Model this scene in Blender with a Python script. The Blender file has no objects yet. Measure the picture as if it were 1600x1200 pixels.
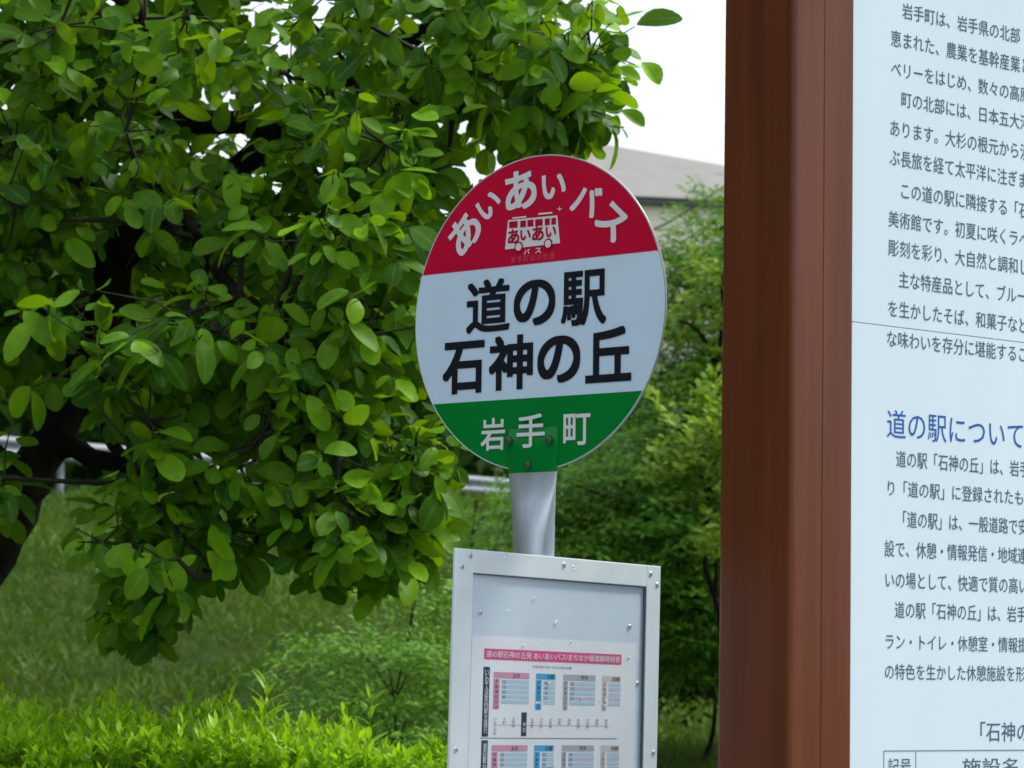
import bpy, math, random
import numpy as np
from mathutils import Vector, Matrix, Quaternion

random.seed(7); RNG = np.random.default_rng(7)
SC = bpy.context.scene
COL = SC.collection
R = math.radians

# ------------------------------------------------------------------ camera
F = 4000.0                                   # focal length in photo pixels (photo 1600 wide)
EYE = Vector((0, 0, 1.55)); PITCH = math.atan(418 / F); ROLL = R(0.8)
FWD = Vector((0, math.cos(PITCH), math.sin(PITCH)))
UP0 = Vector((0, -math.sin(PITCH), math.cos(PITCH))); X0 = Vector((1, 0, 0))
RGT = math.cos(ROLL) * X0 + math.sin(ROLL) * UP0
UPV = -math.sin(ROLL) * X0 + math.cos(ROLL) * UP0
cd = bpy.data.cameras.new('camera'); cam = bpy.data.objects.new('camera', cd); COL.objects.link(cam)
cd.sensor_width = 36; cd.lens = 36 * F / 1600; cd.clip_start = 0.1; cd.clip_end = 4000
cam.matrix_world = Matrix(((RGT.x, UPV.x, -FWD.x, EYE.x), (RGT.y, UPV.y, -FWD.y, EYE.y), (RGT.z, UPV.z, -FWD.z, EYE.z), (0, 0, 0, 1)))
cd.dof.use_dof = True; cd.dof.focus_distance = 3.9; cd.dof.aperture_fstop = 13
SC.camera = cam

# ------------------------------------------------------------------ light
SUN_EL, SUN_AZ = R(55), R(78)                # high bright cloud to the right of the camera
w = bpy.data.worlds.new('World'); SC.world = w; w.use_nodes = True
nt = w.node_tree; nt.nodes.clear()
sky = nt.nodes.new('ShaderNodeTexSky'); sky.sky_type = 'NISHITA'; sky.sun_disc = False
sky.sun_elevation = SUN_EL; sky.sun_rotation = SUN_AZ; sky.air_density = 1.0; sky.dust_density = 4.0; sky.ozone_density = 1.0
ov = nt.nodes.new('ShaderNodeMix'); ov.data_type = 'RGBA'; ov.inputs[0].default_value = 0.5
ov.inputs[7].default_value = (12.2, 13.2, 14.4, 1)      # the thin overcast over the blue
bg = nt.nodes.new('ShaderNodeBackground'); bg.inputs[1].default_value = 0.09
out = nt.nodes.new('ShaderNodeOutputWorld')
nt.links.new(sky.outputs[0], ov.inputs[6]); nt.links.new(ov.outputs[2], bg.inputs[0]); nt.links.new(bg.outputs[0], out.inputs[0])
sl = bpy.data.lights.new('sun', 'SUN'); sl.energy = 2.3; sl.angle = R(14); sl.color = (1, .95, .86)
so = bpy.data.objects.new('sun', sl); COL.objects.link(so)
sd = Vector((math.sin(SUN_AZ) * math.cos(SUN_EL), math.cos(SUN_AZ) * math.cos(SUN_EL), math.sin(SUN_EL)))
so.rotation_euler = sd.to_track_quat('Z', 'Y').to_euler()
SC.view_settings.view_transform = 'Standard'; SC.view_settings.look = 'None'; SC.view_settings.gamma = 1
SC.view_settings.use_curve_mapping = False; SC.view_settings.exposure = 0.65
SC.cycles.max_bounces = 7; SC.cycles.transparent_max_bounces = 6

# ------------------------------------------------------------------ helpers
def ray(px, py):
    return FWD + RGT * ((px - 800) / F) - UPV * ((py - 600) / F)
def at(px, py, Y):
    d = ray(px, py); return EYE + d * (Y / d.y)

def tag(o, label=None, cat=None, group=None, kind=None):
    if label: o['label'] = label
    if cat: o['category'] = cat
    if group: o['group'] = group
    if kind: o['kind'] = kind
    return o
def empty(name, loc=(0, 0, 0)):
    o = bpy.data.objects.new(name, None); COL.objects.link(o); o.location = loc; o.empty_display_size = .1
    return o
def link(name, me, parent=None, mat=None, matrix=None):
    o = bpy.data.objects.new(name, me); COL.objects.link(o)
    if mat is not None and not me.materials: me.materials.append(mat)
    if parent is not None:
        o.parent = parent
        pm = parent.matrix_basis.copy(); p = parent.parent
        while p is not None: pm = p.matrix_basis @ pm; p = p.parent
        o.matrix_basis = pm.inverted() @ (matrix if matrix is not None else Matrix())
    elif matrix is not None:
        o.matrix_basis = matrix
    return o
def mesh_np(name, V, Fc, tint=None, smooth=False):
    """V (n,3); Fc (m,k) faces of one size; tint per vertex"""
    me = bpy.data.meshes.new(name); V = np.asarray(V, dtype=np.float32); Fc = np.asarray(Fc, dtype=np.int32)
    m, k = Fc.shape
    me.vertices.add(len(V)); me.vertices.foreach_set('co', V.ravel())
    me.loops.add(m * k); me.loops.foreach_set('vertex_index', Fc.ravel())
    me.polygons.add(m); me.polygons.foreach_set('loop_start', np.arange(m, dtype=np.int32) * k)
    me.polygons.foreach_set('use_smooth', np.full(m, smooth))
    me.update(calc_edges=True)
    if tint is not None:
        a = me.attributes.new('tint', 'FLOAT', 'POINT'); a.data.foreach_set('value', np.asarray(tint, dtype=np.float32))
        if len(V) % 3 == 0:
            rb = np.zeros(len(V), dtype=np.float32); rb[1::3] = 1; a = me.attributes.new('rib', 'FLOAT', 'POINT'); a.data.foreach_set('value', rb)
    return me

class MB:
    def __init__(s): s.v = []; s.f = []; s.sm = []
    def add(s, vs, fs, smooth=False, M=None):
        n = len(s.v)
        s.v += [tuple(M @ Vector(v)) if M is not None else tuple(v) for v in vs]
        s.f += [tuple(i + n for i in f) for f in fs]; s.sm += [smooth] * len(fs)
    def box(s, x0, x1, y0, y1, z0, z1, M=None):
        s.add([(x0, y0, z0), (x1, y0, z0), (x1, y1, z0), (x0, y1, z0), (x0, y0, z1), (x1, y0, z1), (x1, y1, z1), (x0, y1, z1)],
              [(0, 3, 2, 1), (4, 5, 6, 7), (0, 1, 5, 4), (1, 2, 6, 5), (2, 3, 7, 6), (3, 0, 4, 7)], M=M)
    def prism(s, poly, y0, y1, M=None):            # polygon in x,z extruded along y (y0 < y1)
        n = len(poly)
        vs = [(x, y0, z) for x, z in poly] + [(x, y1, z) for x, z in poly]
        fs = [tuple(range(n)), tuple(range(2 * n - 1, n - 1, -1))] + [(i, i + n, (i + 1) % n + n, (i + 1) % n) for i in range(n)]
        s.add(vs, fs, M=M)
    def tube(s, pts, rad, n=8, M=None):
        pts = [Vector(p) for p in pts]; rings = []
        ref = Vector((.13, .31, 1)).normalized()
        for i, p in enumerate(pts):
            t = (pts[min(i + 1, len(pts) - 1)] - pts[max(i - 1, 0)]).normalized()
            if abs(t.dot(ref)) > .97: ref = Vector((1, .2, .1)).normalized()
            a = t.cross(ref).normalized(); b = t.cross(a)
            r = rad[i] if hasattr(rad, '__len__') else rad
            rings.append([p + (a * math.cos(2 * math.pi * k / n) + b * math.sin(2 * math.pi * k / n)) * r for k in range(n)])
        vs = [v for r_ in rings for v in r_]; fs = []
        for i in range(len(pts) - 1):
            for k in range(n):
                fs.append((i * n + k, i * n + (k + 1) % n, (i + 1) * n + (k + 1) % n, (i + 1) * n + k))
        s.add(vs, fs, True, M)
        s.add(rings[0], [tuple(range(n))], False, M); s.add(rings[-1], [tuple(range(n - 1, -1, -1))], False, M)
    def dome(s, c, r, h, nrm='y', n=10, M=None):    # low rivet head whose top points to -y
        cx, cy, cz = c; vs = []; fs = []
        for j, (q, d) in enumerate(((1, 0), (.92, .45), (.6, .85))):
            for k in range(n):
                a = 2 * math.pi * k / n; vs.append((cx + math.cos(a) * r * q, cy - d * h, cz + math.sin(a) * r * q))
        vs.append((cx, cy - h, cz))
        for j in range(2):
            for k in range(n): fs.append((j * n + k, j * n + (k + 1) % n, (j + 1) * n + (k + 1) % n, (j + 1) * n + k))
        for k in range(n): fs.append((2 * n + k, 2 * n + (k + 1) % n, 3 * n))
        s.add(vs, fs, True, M)
    def mesh(s, name):
        me = bpy.data.meshes.new(name); me.from_pydata(s.v, [], s.f)
        me.polygons.foreach_set('use_smooth', s.sm); me.update(); return me
    def build(s, name, mat, parent=None, matrix=None, bevel=0):
        o = link(name, s.mesh(name), parent, mat, matrix)
        if bevel:
            b = o.modifiers.new('bevel', 'BEVEL'); b.width = bevel; b.segments = 3; b.limit_method = 'ANGLE'
            for p in o.data.polygons: p.use_smooth = True
            b.harden_normals = True
        return o

# ------------------------------------------------------------------ materials
def pmat(name, col, rough=.5, metal=0, var=0, vscale=20, bump=0, bscale=60, coat=0, spec=.5, col2=None, stretch=(1, 1, 1)):
    m = bpy.data.materials.new(name); m.use_nodes = True; nt = m.node_tree; b = nt.nodes['Principled BSDF']
    b.inputs['Base Color'].default_value = (*col, 1); b.inputs['Roughness'].default_value = rough; b.inputs['Metallic'].default_value = metal
    b.inputs['Coat Weight'].default_value = coat; b.inputs['Specular IOR Level'].default_value = spec
    tc = nt.nodes.new('ShaderNodeTexCoord'); mp = nt.nodes.new('ShaderNodeMapping'); mp.inputs['Scale'].default_value = stretch
    nt.links.new(tc.outputs['Object'], mp.inputs[0])
    if var or col2:
        n = nt.nodes.new('ShaderNodeTexNoise'); n.inputs['Scale'].default_value = vscale; n.inputs['Detail'].default_value = 6
        nt.links.new(mp.outputs[0], n.inputs['Vector'])
        r = nt.nodes.new('ShaderNodeMapRange'); r.inputs[1].default_value = .35; r.inputs[2].default_value = .65
        nt.links.new(n.outputs[0], r.inputs[0])
        mx = nt.nodes.new('ShaderNodeMix'); mx.data_type = 'RGBA'; nt.links.new(r.outputs[0], mx.inputs[0])
        c2 = col2 or tuple(c * (1 + var) for c in col)
        mx.inputs[6].default_value = (*[c * (1 - var) for c in col], 1); mx.inputs[7].default_value = (*c2, 1)
        nt.links.new(mx.outputs[2], b.inputs['Base Color'])
    if bump:
        n2 = nt.nodes.new('ShaderNodeTexNoise'); n2.inputs['Scale'].default_value = bscale; n2.inputs['Detail'].default_value = 5
        nt.links.new(mp.outputs[0], n2.inputs['Vector'])
        bp = nt.nodes.new('ShaderNodeBump'); bp.inputs['Strength'].default_value = bump; bp.inputs['Distance'].default_value = .01
        nt.links.new(n2.outputs[0], bp.inputs['Height']); nt.links.new(bp.outputs[0], b.inputs['Normal'])
    return m
def leafmat(name, ca, cb, trans=.35, tcol=(.25, .42, .03), rough=.45, spec=.4):
    """ca..cb by the per-leaf 'tint' attribute"""
    m = bpy.data.materials.new(name); m.use_nodes = True; nt = m.node_tree; b = nt.nodes['Principled BSDF']; o = nt.nodes['Material Output']
    at_ = nt.nodes.new('ShaderNodeAttribute'); at_.attribute_name = 'tint'
    mx = nt.nodes.new('ShaderNodeMix'); mx.data_type = 'RGBA'; mx.inputs[6].default_value = (*ca, 1); mx.inputs[7].default_value = (*cb, 1)
    nt.links.new(at_.outputs['Fac'], mx.inputs[0])
    tc = nt.nodes.new('ShaderNodeTexCoord')
    n = nt.nodes.new('ShaderNodeTexNoise'); n.inputs['Scale'].default_value = 45; n.inputs['Detail'].default_value = 3; nt.links.new(tc.outputs['Object'], n.inputs['Vector'])
    hs = nt.nodes.new('ShaderNodeHueSaturation'); r = nt.nodes.new('ShaderNodeMapRange'); r.inputs[1].default_value = .3; r.inputs[2].default_value = .7
    r.inputs[3].default_value = .82; r.inputs[4].default_value = 1.18
    rb = nt.nodes.new('ShaderNodeAttribute'); rb.attribute_name = 'rib'
    rr = nt.nodes.new('ShaderNodeMapRange'); rr.inputs[1].default_value = .82; rr.inputs[2].default_value = 1; rr.inputs[3].default_value = 0; rr.inputs[4].default_value = .45
    rm = nt.nodes.new('ShaderNodeMix'); rm.data_type = 'RGBA'; rm.inputs[7].default_value = (.16, .30, .06, 1)
    nt.links.new(rb.outputs['Fac'], rr.inputs[0]); nt.links.new(rr.outputs[0], rm.inputs[0]); nt.links.new(mx.outputs[2], rm.inputs[6])
    nt.links.new(n.outputs[0], r.inputs[0]); nt.links.new(r.outputs[0], hs.inputs['Value']); nt.links.new(rm.outputs[2], hs.inputs['Color'])
    nt.links.new(hs.outputs[0], b.inputs['Base Color'])
    b.inputs['Roughness'].default_value = rough; b.inputs['Specular IOR Level'].default_value = spec
    t = nt.nodes.new('ShaderNodeBsdfTranslucent')
    mt = nt.nodes.new('ShaderNodeMix'); mt.data_type = 'RGBA'; mt.inputs[0].default_value = .6; mt.inputs[7].default_value = (*tcol, 1)
    nt.links.new(mx.outputs[2], mt.inputs[6]); nt.links.new(mt.outputs[2], t.inputs[0])
    ms = nt.nodes.new('ShaderNodeMixShader'); ms.inputs[0].default_value = trans
    nt.links.new(b.outputs[0], ms.inputs[1]); nt.links.new(t.outputs[0], ms.inputs[2]); nt.links.new(ms.outputs[0], o.inputs[0])
    return m

M = dict(
    sign_white=pmat('sign_white', (.56, .74, .88), .38, spec=.2, var=.03, vscale=9, bump=.02, bscale=8),
    sign_red=pmat('sign_red', (.54, .005, .04), .38, var=.05, vscale=7, bump=.02, bscale=8, spec=.15),
    sign_green=pmat('sign_green', (.001, .20, .03), .38, var=.05, vscale=7, bump=.02, bscale=8, spec=.15),
    ink_black=pmat('ink_black', (.012, .014, .02), .5, spec=.12),
    ink_white=pmat('ink_white', (.68, .70, .72), .5, spec=.12),
    ink_red=pmat('ink_red', (.40, .006, .03), .5, spec=.12),
    faint=pmat('faint_white', (.52, .12, .16), .4),
    gold=pmat('edge_strip', (.45, .48, .42), .35, metal=.3),
    galv=pmat('galvanised_steel', (.66, .74, .82), .42, metal=.85, var=.12, vscale=30, bump=.05, bscale=25, stretch=(1, 1, .3)),
    alu=pmat('aluminium_frame', (.78, .87, .92), .42, metal=.1, var=.04, vscale=14, bump=.03, bscale=40),
    alu_panel=pmat('aluminium_panel', (.66, .77, .87), .35, metal=.15, var=.05, vscale=6, bump=.02, bscale=12),
    rivet=pmat('rivet_metal', (.55, .57, .6), .3, metal=.8),
    screw=pmat('painted_bolt', (.05, .12, .07), .35, metal=.4),
    dark_gap=pmat('rubber_seal', (.09, .105, .13), .6),
    paper=pmat('paper', (.78, .83, .88), .5, var=.03, vscale=10),
    drop=pmat('water_drop', (.85, .88, .9), .05, spec=1),
    brown=pmat('brown_painted_aluminium', (.118, .030, .009), .32, var=.18, vscale=3, bump=.05, bscale=25, spec=.34, stretch=(14, 14, .5)),
    board=pmat('board_white', (.59, .72, .79), .45, spec=.3, var=.03, vscale=5, stretch=(1, 1, .25)),
    ink_text=pmat('print_dark_blue_grey', (.075, .115, .165), .5, spec=.12),
    ink_blue=pmat('print_blue', (.02, .10, .36), .5, spec=.12),
    concrete=pmat('concrete', (.35, .34, .32), .85, var=.2, bump=.3),
    bark=pmat('bark', (.018, .014, .011), .95, spec=.1, var=.4, vscale=25, bump=.8, bscale=40, stretch=(1, 1, .35)),
    twig=pmat('twig_bark', (.022, .02, .011), .9, var=.3),
    rail=pmat('guard_rail_steel', (.24, .27, .30), .6, metal=0, var=.1, vscale=3),
    roof=pmat('roof_sheet', (.225, .22, .205), .6, var=.05, vscale=2),
    wall=pmat('render_wall', (.85, .78, .60), .8, var=.06, vscale=1),
    eave=pmat('eave_board', (.12, .12, .13), .7),
    cable=pmat('cable_black', (.02, .02, .02), .6),
    window=pmat('window_glass', (.05, .06, .07), .08),
)
M['leaf'] = leafmat('leaf_green', (.020, .088, .002), (.22, .46, .010), .36, (.36, .64, .004), .45, .16)
M['hedge_leaf'] = leafmat('hedge_leaf', (.09, .23, .006), (.36, .62, .012), .42, (.5, .85, .015), .35, .3)
M['fine_leaf'] = leafmat('fine_leaf', (.045, .16, .010), (.18, .40, .025), .32, (.2, .44, .02), .5, .25)
M['bright_leaf'] = leafmat('bright_leaf', (.09, .20, .012), (.30, .46, .05), .35, (.4, .6, .03), .5, .25)
M['far_leaf'] = leafmat('far_leaf', (.02, .075, .01), (.06, .15, .015), .22, (.2, .38, .02), .6, .2)
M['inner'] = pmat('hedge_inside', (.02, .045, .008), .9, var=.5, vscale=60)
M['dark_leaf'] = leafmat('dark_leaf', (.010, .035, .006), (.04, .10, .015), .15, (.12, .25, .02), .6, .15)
M['grass'] = leafmat('grass_blade', (.022, .075, .005), (.075, .15, .010), .2, (.25, .42, .02), .6, .15)

# ------------------------------------------------------------------ vertical plane frames (local x along, -y out of the face, z up)
class Plane:
    def __init__(s, px, py, Y, ang, tilt=0):
        s.o = at(px, py, Y); a = R(ang); q = R(tilt)
        t = Vector((math.cos(a), math.sin(a), 0)); up = Vector((0, 0, 1)); s.n = Vector((math.sin(a), -math.cos(a), 0))
        s.t = t * math.cos(q) - up * math.sin(q); s.u = up * math.cos(q) + t * math.sin(q)
        s.M = Matrix(((s.t.x, -s.n.x, s.u.x, s.o.x), (s.t.y, -s.n.y, s.u.y, s.o.y), (s.t.z, -s.n.z, s.u.z, s.o.z), (0, 0, 0, 1)))
    def uv(s, px, py):
        d = ray(px, py); k = (s.o - EYE).dot(s.n) / d.dot(s.n); p = EYE + d * k - s.o
        return p.dot(s.t), p.dot(s.u)

_tc = {}
def glyph(txt, off=0.0, res=3):
    k = (txt, off, res)
    if k not in _tc:
        c = bpy.data.curves.new('g', 'FONT'); c.body = txt; c.offset = off; c.resolution_u = res; c.fill_mode = 'FRONT'
        o = bpy.data.objects.new('g', c); COL.objects.link(o)
        dg = bpy.context.evaluated_depsgraph_get(); me = bpy.data.meshes.new_from_object(o.evaluated_get(dg))
        v = np.empty(len(me.vertices) * 3, dtype=np.float32); me.vertices.foreach_get('co', v); v = v.reshape(-1, 3)
        f = [tuple(p.vertices) for p in me.polygons]
        bpy.data.objects.remove(o); bpy.data.curves.remove(c); bpy.data.meshes.remove(me)
        _tc[k] = (v[:, :2], f)
    return _tc[k]
def put_text(mb, txt, u0, v0, u1, v1, y, off=0.0, rot=0):
    """fit the glyphs' own box into [u0,u1]x[v0,v1] at depth y of the plane; off: extra stroke weight in em, as stacked shifted prints"""
    v, f = glyph(txt, 0.0, 9 if off > .02 else 3)
    mn, mxx = v.min(0) - off, v.max(0) + off; q = (v - mn) / (mxx - mn); sx, sy = 1 / (mxx - mn)
    w_, h_ = u1 - u0, v1 - v0; c, s_ = math.cos(rot), math.sin(rot)
    cops = [(0, 0)] + ([(a * off, b * off) for a in (-1, 0, 1) for b in (-1, 0, 1) if a or b] if off else [])
    for k, (dx, dy) in enumerate(cops):
        x = (q[:, 0] + dx * sx - .5) * w_; z = (q[:, 1] + dy * sy - .5) * h_
        X = (u0 + u1) / 2 + x * c - z * s_; Z = (v0 + v1) / 2 + x * s_ + z * c
        mb.add([(a, y - k * .00002, b) for a, b in zip(X, Z)], f)
def put_em(mb, txt, u, v, ax, az, y, off=0.0):
    """place with natural em metrics: baseline start u,v, em width ax, em height az"""
    g, f = glyph(txt, 0.0)
    for k, (dx, dy) in enumerate([(0, 0)] if not off else [(-off, -off), (off, off)]):
        mb.add([(u + (a + dx) * ax, y - k * .00002, v + (b + dy) * az) for a, b in g], f)
def rect(mb, u0, v0, u1, v1, y):
    mb.add([(u0, y, v0), (u1, y, v0), (u1, y, v1), (u0, y, v1)], [(0, 1, 2, 3)])

# ================================================================== SETTING: ground
def smooth(a, b, x): t = np.clip((x - a) / (b - a), 0, 1); return t * t * (3 - 2 * t)
def ground_z(x, y):
    y = np.asarray(y, dtype=float); x = np.asarray(x, dtype=float)
    base = np.where(y < 42, 3.9 * (smooth(6, 42, y) * .55 + np.clip((y - 6.5) / 35.5, 0, 1) * .45), 3.9)
    base = base + np.where(y > 70, (y - 70) * .0, 0)
    return base + .05 * np.sin(x * .9 + y * .5) * smooth(6, 12, y) + .03 * np.sin(x * 2.3 - y * 1.7) * smooth(6, 12, y)
xs = np.concatenate([[-1500, -600, -250, -120, -60], np.linspace(-30, 30, 91), [60, 120, 250, 600, 1500]])
ys = np.concatenate([[-400, -100, -30, -10], np.linspace(-4, 46, 101), [52, 60, 75, 100, 160, 300, 700, 1800]])
GX, GY = np.meshgrid(xs, ys); GZ = ground_z(GX, GY)
V = np.stack([GX.ravel(), GY.ravel(), GZ.ravel()], 1); nx, ny = len(xs), len(ys)
Fc = [(j * nx + i, j * nx + i + 1, (j + 1) * nx + i + 1, (j + 1) * nx + i) for j in range(ny - 1) for i in range(nx - 1)]
gm = pmat('grassy_soil', (.022, .05, .008), .95, var=.3, vscale=2.2, bump=.5, bscale=14, spec=.05, col2=(.045, .06, .015))
tag(link('ground', mesh_np('ground', V, Fc, smooth=True), None, gm), kind='structure')
# paving the sign and the board stand on
MB_ = MB(); MB_.box(-3.5, 5, -3, 4.6, .003, .02)
pav = MB_.build('pavement', pmat('pavement_concrete', (.3, .29, .27), .85, var=.15, vscale=5, bump=.2)); tag(pav, kind='structure')

# ------------------------------------------------------------------ leaf geometry
def leaf_shape(L, W, kind='obovate', n=4, fold=.18, curl=.25, twist=0, wave=0, skew=0):
    """leaf along +x from the stalk, normal +z, quads either side of the midrib"""
    ts = (1 - np.cos(np.pi * np.linspace(0, 1, n + 1))) / 2 if kind != 'lance' else np.linspace(0, 1, n + 1); V = []; F_ = []
    for t in ts:
        if kind == 'obovate': wd = (max(0, 1 - abs(2 * t ** 1.25 - 1) ** 2.3) ** .62)
        elif kind == 'lance': wd = math.sin(math.pi * t ** .8) ** .9
        else: wd = math.sin(math.pi * t) ** .8
        wd = max(wd, .04) * W / 2
        z = -curl * L * t * t; k = twist * t; sk = skew * L * t * t; wv = wave * L * math.sin(t * 9)
        V += [(t * L, -wd + sk, z + fold * wd - k * wd + wv), (t * L, sk, z), (t * L, wd * (1 + skew) + sk, z + fold * wd + k * wd - wv)]
    for i in range(n):
        a = i * 3; F_ += [(a, a + 3, a + 4, a + 1), (a + 1, a + 4, a + 5, a + 2)]
    return np.array(V), np.array(F_)
def frames(ax, nr):
    """orthonormal frames from axis and approximate normal arrays"""
    ax = ax / np.linalg.norm(ax, axis=1, keepdims=True)
    s = np.cross(nr, ax); s /= np.linalg.norm(s, axis=1, keepdims=True) + 1e-9
    n = np.cross(ax, s)
    return np.stack([ax, s, n], 2)                 # columns
def scatter(name, shapes, P, ax, nr, sc, tint, mat, parent, smooth_=True, kind='stuff'):
    Vs = []; Fs = []; Ts = []; base = 0; Fr = frames(ax, nr); which = RNG.integers(0, len(shapes), len(P))
    for k, (v, f) in enumerate(shapes):
        idx = np.where(which == k)[0]
        if not len(idx): continue
        vv = np.einsum('nij,vj->nvi', Fr[idx], v) * sc[idx, None, None] + P[idx, None, :]
        Vs.append(vv.reshape(-1, 3)); m = len(v)
        Fs.append((f[None] + (np.arange(len(idx)) * m)[:, None, None] + base).reshape(-1, f.shape[1])); base += m * len(idx)
        Ts.append(np.repeat(tint[idx], m))
    me = mesh_np(name, np.concatenate(Vs), np.concatenate(Fs), np.concatenate(Ts), smooth_)
    o = link(name, me, parent, mat)
    if kind: o['kind'] = kind
    return o
def leaf_parts(shapes, tints, P, ax, nr, sc, mat, parent, name='leaf'):
    ms = []
    for v, f in shapes:
        for t in tints: ms.append(mesh_np(name, v, f, np.full(len(v), t), True)); ms[-1].materials.append(mat)
    Fr = frames(ax, nr); inv = parent.matrix_basis.inverted()
    for i in range(len(P)):
        o = bpy.data.objects.new(name, random.choice(ms)); o.parent = parent
        m = Matrix([[*(Fr[i, r] * sc[i]), P[i, r]] for r in range(3)] + [[0, 0, 0, 1]])
        o.matrix_basis = inv @ m; COL.objects.link(o)

# ================================================================== TREE on the left
BIG = [leaf_shape(L_, w_, 'obovate', 8, f, c, tw_, wv_, sk_) for L_, w_, f, c, tw_, wv_, sk_ in ((.080, .050, .15, .1, .2, .01, .05), (.084, .046, .3, .25, -.3, .015, -.08), (.074, .050, .05, .4, .1, .02, .1), (.082, .042, .5, .15, .5, .01, -.05), (.070, .044, .2, -.15, -.2, .02, .08), (.088, .044, .25, .5, .3, .012, 0))]
def limb(mbs, pts, r0, r1, n=9):
    P_ = [Vector(p) for p in pts]; out = []
    for i in range(len(P_) - 1):                     # catmull-rom
        a = P_[max(i - 1, 0)]; b = P_[i]; c = P_[i + 1]; d = P_[min(i + 2, len(P_) - 1)]
        for k in range(5):
            t = k / 5; out.append(.5 * ((2 * b) + (c - a) * t + (2 * a - 5 * b + 4 * c - d) * t * t + (3 * b - a - 3 * c + d) * t ** 3))
    out.append(P_[-1]); m = len(out)
    out = [p + Vector((random.gauss(0, 1), random.gauss(0, 1), random.gauss(0, 1))) * min(.01, r0 * .25) for p in out]
    mbs.tube(out, [r0 + (r1 - r0) * (i / (m - 1)) ** .8 for i in range(m)], n)
    return out
def mag_tree():
    base = at(-230, 1200, 6.6); base.z = float(ground_z(base.x, 6.6))
    T = tag(empty('broadleaf_tree', base), 'broad-leaved tree with large rounded dark green leaves, left of the round bus stop sign', 'tree')
    limbs = []
    mb = MB(); tr = limb(mb, [base - Vector((0, 0, .1)), base.lerp(at(-150, 1110, 6.5), .5), at(-75, 1010, 6.5), at(20, 800, 6.45), at(98, 640, 6.4), at(215, 330, 6.35), at(290, 20, 6.3), at(330, -400, 6.3), at(300, -800, 6.3)], .082, .03, 12)
    mb.build('trunk', M['bark'], T); limbs += tr[6:]
    specs = [([at(110, 640, 6.4), at(300, 520, 6.2), at(470, 500, 6.0), at(620, 560, 5.8)], .035),
             ([at(190, 400, 6.35), at(380, 250, 6.3), at(560, 110, 6.2), at(700, 10, 6.1), at(860, -80, 6.0)], .045),
             ([at(250, 200, 6.3), at(480, 190, 6.1), at(700, 150, 5.9), at(860, 120, 5.8), at(930, 90, 5.75)], .035),
             ([at(90, 690, 6.4), at(250, 740, 6.1), at(420, 800, 5.8), at(560, 850, 5.6)], .03),
             ([at(60, 770, 6.4), at(-100, 640, 6.2), at(-300, 560, 6.0)], .035),
             ([at(200, 360, 6.35), at(60, 250, 6.1), at(-160, 120, 5.9), at(-400, 60, 5.8)], .04),
             ([at(290, 0, 6.3), at(420, -200, 6.2), at(650, -350, 6.1)], .03),
             ([at(230, 260, 6.3), at(330, 400, 5.8), at(440, 560, 5.5), at(520, 700, 5.4)], .025),
             ([at(130, 580, 6.4), at(180, 700, 6.0), at(260, 820, 5.6), at(330, 900, 5.4)], .02),
             ([at(260, 120, 6.3), at(180, -20, 5.7), at(100, -180, 5.4)], .03),
             ([at(160, 480, 6.4), at(260, 420, 6.8), at(420, 330, 7.2)], .03)]
    for pts, r in specs:
        mb = MB(); limbs += limb(mb, pts, r, r * .25, 7); mb.build('branch', M['bark'], T)
    LP = np.array([tuple(p) for p in limbs])
    # crown volumes: centre (direction, distance), half axes in metres
    s = 5.8 / F
    E = [((260, 210, 6.15), (560, 420), .75, 5.6), ((755, 90, 5.9), (265, 215), .55, 1.8), ((905, 160, 5.8), (75, 85), .2, .16), ((560, 420, 5.7), (200, 300), .55, 2.0), ((530, 690, 5.55), (165, 190), .42, 1.0),
         ((290, 800, 5.5), (170, 150), .36, .8), ((-60, 330, 6.1), (230, 300), .6, 1.6), ((-30, 740, 5.8), (80, 130), .25, .2), ((570, 830, 5.5), (120, 80), .3, .6), ((655, 730, 5.5), (60, 110), .2, .3), ((-450, -100, 6.2), (550, 520), 1.0, 2.2), ((300, -500, 6.2), (700, 420), 1.0, 2.2),
         ((350, 430, 6.8), (480, 300), .45, 1.6), ((330, 560, 5.6), (330, 130), .4, 1.0)]
    wt = np.array([e[3] for e in E]); wt /= wt.sum(); NC = 2650
    C = []; axs = []
    E += [((70, 110, 6.4), (190, 180), .5, .9), ((320, 20, 6.4), (220, 120), .5, .8), ((215, 950, 5.5), (70, 45), .15, .05), ((650, 850, 5.5), (55, 45), .15, .05), ((20, 480, 6.3), (120, 120), .4, .4)]; wt = np.array([e[3] for e in E]); wt /= wt.sum()
    cen = [np.array(at(*e[0])) for e in E]
    gapc = np.array(at(170, 735, 6.0)); 
    while len(C) < NC:
        k = RNG.choice(len(E), p=wt); d = RNG.normal(size=3); d /= np.linalg.norm(d); r = RNG.random() ** .45
        off = d * r * np.array([E[k][1][0] * s, E[k][2], E[k][1][1] * s])
        p = cen[k] + off
        g = (p - gapc) * np.array([1 / .13, .35, 1 / .075])
        if np.linalg.norm(g) < 1: continue
        nz = math.sin(p[0] * 13 + 2 * math.sin(p[2] * 7)) + math.sin(p[1] * 11 + p[2] * 5 + 1) + math.sin(p[2] * 15 + 1.7 * math.sin(p[0] * 6))
        if nz < (-.25 if k == 0 or k == 8 else -.9): continue
        C.append(p); o2 = d * .6 + np.array([0, -.55, .05]); axs.append(o2 / np.linalg.norm(o2))
    C = np.array(C); axs = np.array(axs)
    # twigs from the nearest limb point to each cluster
    tw = MB(); P = []; A = []; N = []; S = []; cl = []
    nodes = C[RNG.choice(NC, 170, replace=False)]
    for _ in range(4):
        own = ((C[:, None] - nodes[None]) ** 2).sum(2).argmin(1)
        nodes = np.array([C[own == k].mean(0) if (own == k).any() else nodes[k] for k in range(len(nodes))])
    paths = []
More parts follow.
